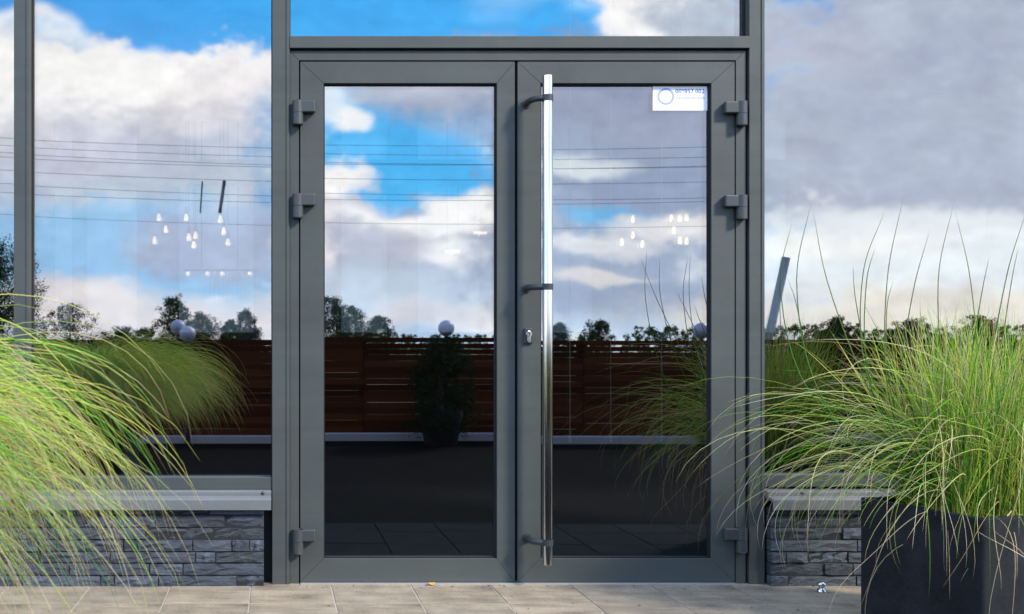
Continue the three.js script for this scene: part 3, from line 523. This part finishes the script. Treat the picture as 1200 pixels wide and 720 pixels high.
// trees: trunk, limbs and a crown of many leaf-sized faces in clumps
const leafMats = [[0.030, 0.052, 0.016], [0.045, 0.075, 0.02], [0.05, 0.075, 0.07], [0.075, 0.07, 0.022]].map((c) => new THREE.MeshPhysicalMaterial({ color: rgb(...c), roughness: 0.9, specularIntensity: 0.15, side: THREE.DoubleSide }));  // the blue grey leaf colour stands in for haze on far trees
M.bark = new THREE.MeshStandardMaterial({ color: rgb(0.05, 0.038, 0.028), roughness: 1 });
function crownGeo(seed, w, h, y0, clumps, leaves, size) {
  const r = rng(seed), P = [], lean = (r() - 0.5) * 0.3;
  for (let c = 0; c < clumps; c++) {
    const a = r() * 6.283, v = Math.pow(r(), 1.15), prof = Math.sqrt(Math.max(0.02, 1 - Math.pow(Math.abs(v - 0.32) / 0.72, 2.2))), rad = Math.sqrt(r()) * 0.46 * prof * w * (0.8 + 0.35 * Math.sin(a * 2 + seed));
    const cx = Math.cos(a) * rad + lean * w * v, cz = Math.sin(a) * rad, cy = y0 + v * h * (0.92 + 0.08 * r()), cr = (0.05 + 0.08 * r()) * Math.max(0.6 * w, Math.min(w, h)) * (1.1 - 0.4 * v);
    for (let k = 0; k < leaves; k++) {
      const u = r() * 2 - 1, b = r() * 6.283, q = cr * (0.35 + 0.95 * Math.pow(r(), 0.8)), s = Math.sqrt(1 - u * u), x = cx + q * s * Math.cos(b), y = Math.max(0.02, cy + q * u * 0.85), z = cz + q * s * Math.sin(b);
      const d = [0, 0, 0].map(() => (r() - 0.5) * 2 * size), e = [0, 0, 0].map(() => (r() - 0.5) * 2 * size);
      P.push(x, y, z, x + d[0], y + d[1], z + d[2], x + e[0], y + e[1], z + e[2]);
    }
  }
  const g = new THREE.BufferGeometry(); g.setAttribute('position', new THREE.Float32BufferAttribute(P, 3)); g.computeVertexNormals(); return g;
}
function tree(label, px, topPy, widthPx, dv, mat, seed, dense = 1, low = 0.0) {
  const h = VY(topPy, dv) + 0.06, w = widthPx * dv / FPX, t = thing('tree', label, 'tree', [VX(px, dv), -0.06, dv - DIST]), r = rng(seed);
  const g = [new THREE.CylinderGeometry(h * 0.008, h * 0.022, h * 0.75, 8).translate(0, h * 0.375, 0)];
  for (let k = 0; k < 6; k++) { const l = h * (0.2 + 0.15 * r()); g.push(new THREE.CylinderGeometry(h * 0.003, h * 0.008, l, 6).translate(0, l / 2, 0).rotateZ(0.5 + 0.5 * r()).rotateY(r() * 6.28).translate(0, h * (0.25 + 0.07 * k), 0)); }
  mesh('trunk', merged(g), M.bark, t);
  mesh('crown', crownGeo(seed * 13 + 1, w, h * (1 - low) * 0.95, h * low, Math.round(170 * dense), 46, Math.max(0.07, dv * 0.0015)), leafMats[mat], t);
}
tree('big dark tree at the end of the fence, tallest of all', -5, 268, 120, 42, 0, 1, 5, 0);
tree('dark bushy tree beside the tallest tree', 80, 350, 84, 60, 0, 2, 1.2);
tree('dark round bush low behind the fence', 140, 377, 74, 60, 0, 3, 1.4, 0);
tree('small scrubby bush between two larger trees', 176, 381, 62, 66, 1, 4, 1.2, 0);
tree('feathery tree rising behind the two globe lamps', 207, 340, 66, 60, 0, 5, 1.6);
tree('olive green tree just past the feathery tree', 243, 361, 62, 64, 3, 6, 1.4);
tree('dark pruned tree next to the olive green tree', 268, 370, 42, 60, 0, 7, 1.2);
tree('tree coloured blue grey for haze standing apart near the door frame', 292, 358, 56, 90, 2, 8, 1.5);
tree('tree coloured blue grey for haze half hidden by a dark shrub', 398, 346, 72, 90, 2, 9, 1.2);
tree('dark leafy tree mirrored in the handleless door', 420, 357, 82, 60, 0, 10, 1.7, 0);
tree('dark low tree beside the leafy tree in the door', 454, 370, 58, 58, 0, 11, 1.3, 0);
tree('bush coloured blue grey for haze mirrored right beside the pull bar', 656, 374, 42, 90, 2, 12, 1.0, 0);
tree('dark spreading bush mirrored beyond the pull bar', 690, 370, 56, 60, 0, 13, 1.4, 0);
tree('dark pointed tree over the tree line behind the grass', 985, 368, 50, 90, 0, 14, 1.2);
tree('dark rounded tree over the tree line behind the grass', 1062, 371, 60, 90, 0, 15, 1.2);
tree('small tree at the far end of the tree line', 1150, 366, 60, 90, 0, 16, 1.2);
{ // far wood that reads as one mass
  const g = [], r = rng(71);
  for (let k = 0; k < 60; k++) { const px = 740 + k * 14 + r() * 8, dv = 120 + r() * 30, h = VY(386 - r() * 9, dv); g.push(crownGeo(900 + k, 6.0, h, 0, 40, 30, 0.25).translate(VX(px, dv), 0, dv - DIST)); }
  for (let k = 0; k < 70; k++) { const px = -300 + k * 15 + r() * 8, dv = 130 + r() * 30, h = VY(397 - r() * 5, dv); g.push(crownGeo(1900 + k, 5.0, h, 0, 24, 26, 0.25).translate(VX(px, dv), 0, dv - DIST)); }
  const m = mesh('far_wood', mergeGeometries(g), leafMats[1]); m.userData.kind = 'stuff'; m.userData.label = 'distant low wood along the horizon'; m.userData.category = 'wood';
}
{ // shrub in front of the fence
  const dv = 10.6, t = thing('potted_shrub', 'dark leafy shrub in a black pot before the fence', 'shrub', [VX(520, dv), -0.02, dv - DIST]);
  mesh('crown', crownGeo(61, 1.15, 0.95, 0.16, 260, 60, 0.022), new THREE.MeshPhysicalMaterial({ color: rgb(0.014, 0.022, 0.009), roughness: 1, specularIntensity: 0.1, side: THREE.DoubleSide }), t);
  mesh('trunk', new THREE.CylinderGeometry(0.02, 0.03, 0.5, 8).translate(0, 0.45, 0), M.bark, t);
  mesh('pot', new THREE.LatheGeometry([[0, 0], [0.17, 0], [0.23, 0.36], [0.21, 0.36], [0.2, 0.32], [0, 0.32]].map((p) => new THREE.Vector2(...p)), 28), M.dark, t);
}
// overhead wires on two poles outside the frame
{
  const dv = 30, z = dv - DIST, xa = VX(-420, dv), xb = VX(886, dv);
  for (const [x, label] of [[xa, 'timber pole carrying overhead wires beyond the tallest tree'], [xb, 'timber pole carrying overhead wires where they end']]) { const t = thing('wire_pole', label, 'pole', [x, -0.06, z]); mesh('shaft', new THREE.CylinderGeometry(0.1, 0.14, 8.6, 12).translate(0, 4.3, 0), M.bark, t); mesh('arm', merged([0, 1, 2, 3].map((k) => box(-0.06, 0.06, 5.3 + k * 0.75, 5.4 + k * 0.75, -0.25, 0.25))), M.bark, t); }
  const names = ['topmost', 'second highest', 'third highest', 'fourth highest', 'fourth lowest', 'third lowest', 'second lowest', 'lowest'];
  [177, 184, 191, 199, 213, 228, 240, 265].forEach((y, k) => {
    const c = []; for (let i = 0; i <= 40; i++) { const px = -420 + 1920 * i / 40, a = 4.6e-5; if (px > 888) continue; c.push(new THREE.Vector3(VX(px, dv), VY(y - a * ((px - 540) ** 2) + (k % 3) * 0.004 * (px - 540), dv), z + ((k % 3) - 1) * 0.5)); }
    const o = mesh('overhead_wire', new THREE.TubeGeometry(new THREE.CatmullRomCurve3(c), 80, k === 7 ? 0.005 : 0.006, 5), M.wire); tag(o, `${names[k]} of the eight overhead wires mirrored in the glass`, 'wire', 'overhead wires');
  });
  for (const [px0, py0, px1, py1, m, label] of [[235.5, 210, 233, 247, M.bark, 'thin brown spacer rod between the overhead wires'], [261.5, 209, 256, 247, M.wire, 'thick dark spacer rod between the overhead wires']]) {
    const a = new THREE.Vector3(VX(px0, dv), VY(py0, dv), z), b = new THREE.Vector3(VX(px1, dv), VY(py1, dv), z);
    const o = mesh('wire_spacer', new THREE.TubeGeometry(new THREE.LineCurve3(a, b), 2, m === M.wire ? 0.05 : 0.022, 8), m); tag(o, label, 'spacer');
  }
  const d2 = 16, a = new THREE.Vector3(VX(882, d2), -0.06, d2 - DIST), b = new THREE.Vector3(VX(923, d2), VY(300, d2), d2 - DIST);
  const t = thing('leaning_board', 'tall narrow blue grey board leaning beyond the fence mirrored near the mullion', 'board', [a.x, a.y, a.z]);
  const v = b.clone().sub(a), o = mesh('board', new RoundedBoxGeometry(0.12, v.length(), 0.05, 2, 0.008).translate(0, v.length() / 2, 0), new THREE.MeshStandardMaterial({ color: rgb(0.24, 0.27, 0.36), roughness: 0.7 }), t);
  o.quaternion.setFromUnitVectors(new THREE.Vector3(0, 1, 0), v.clone().normalize());
  mesh('foot', new THREE.CylinderGeometry(0.2, 0.24, 0.12, 16).translate(0, 0.06, 0.12), M.dark, t);
}

scene.traverse((o) => { if (o.isMesh) { o.castShadow = true; o.receiveShadow = true; } });
renderer.render(scene, camera);
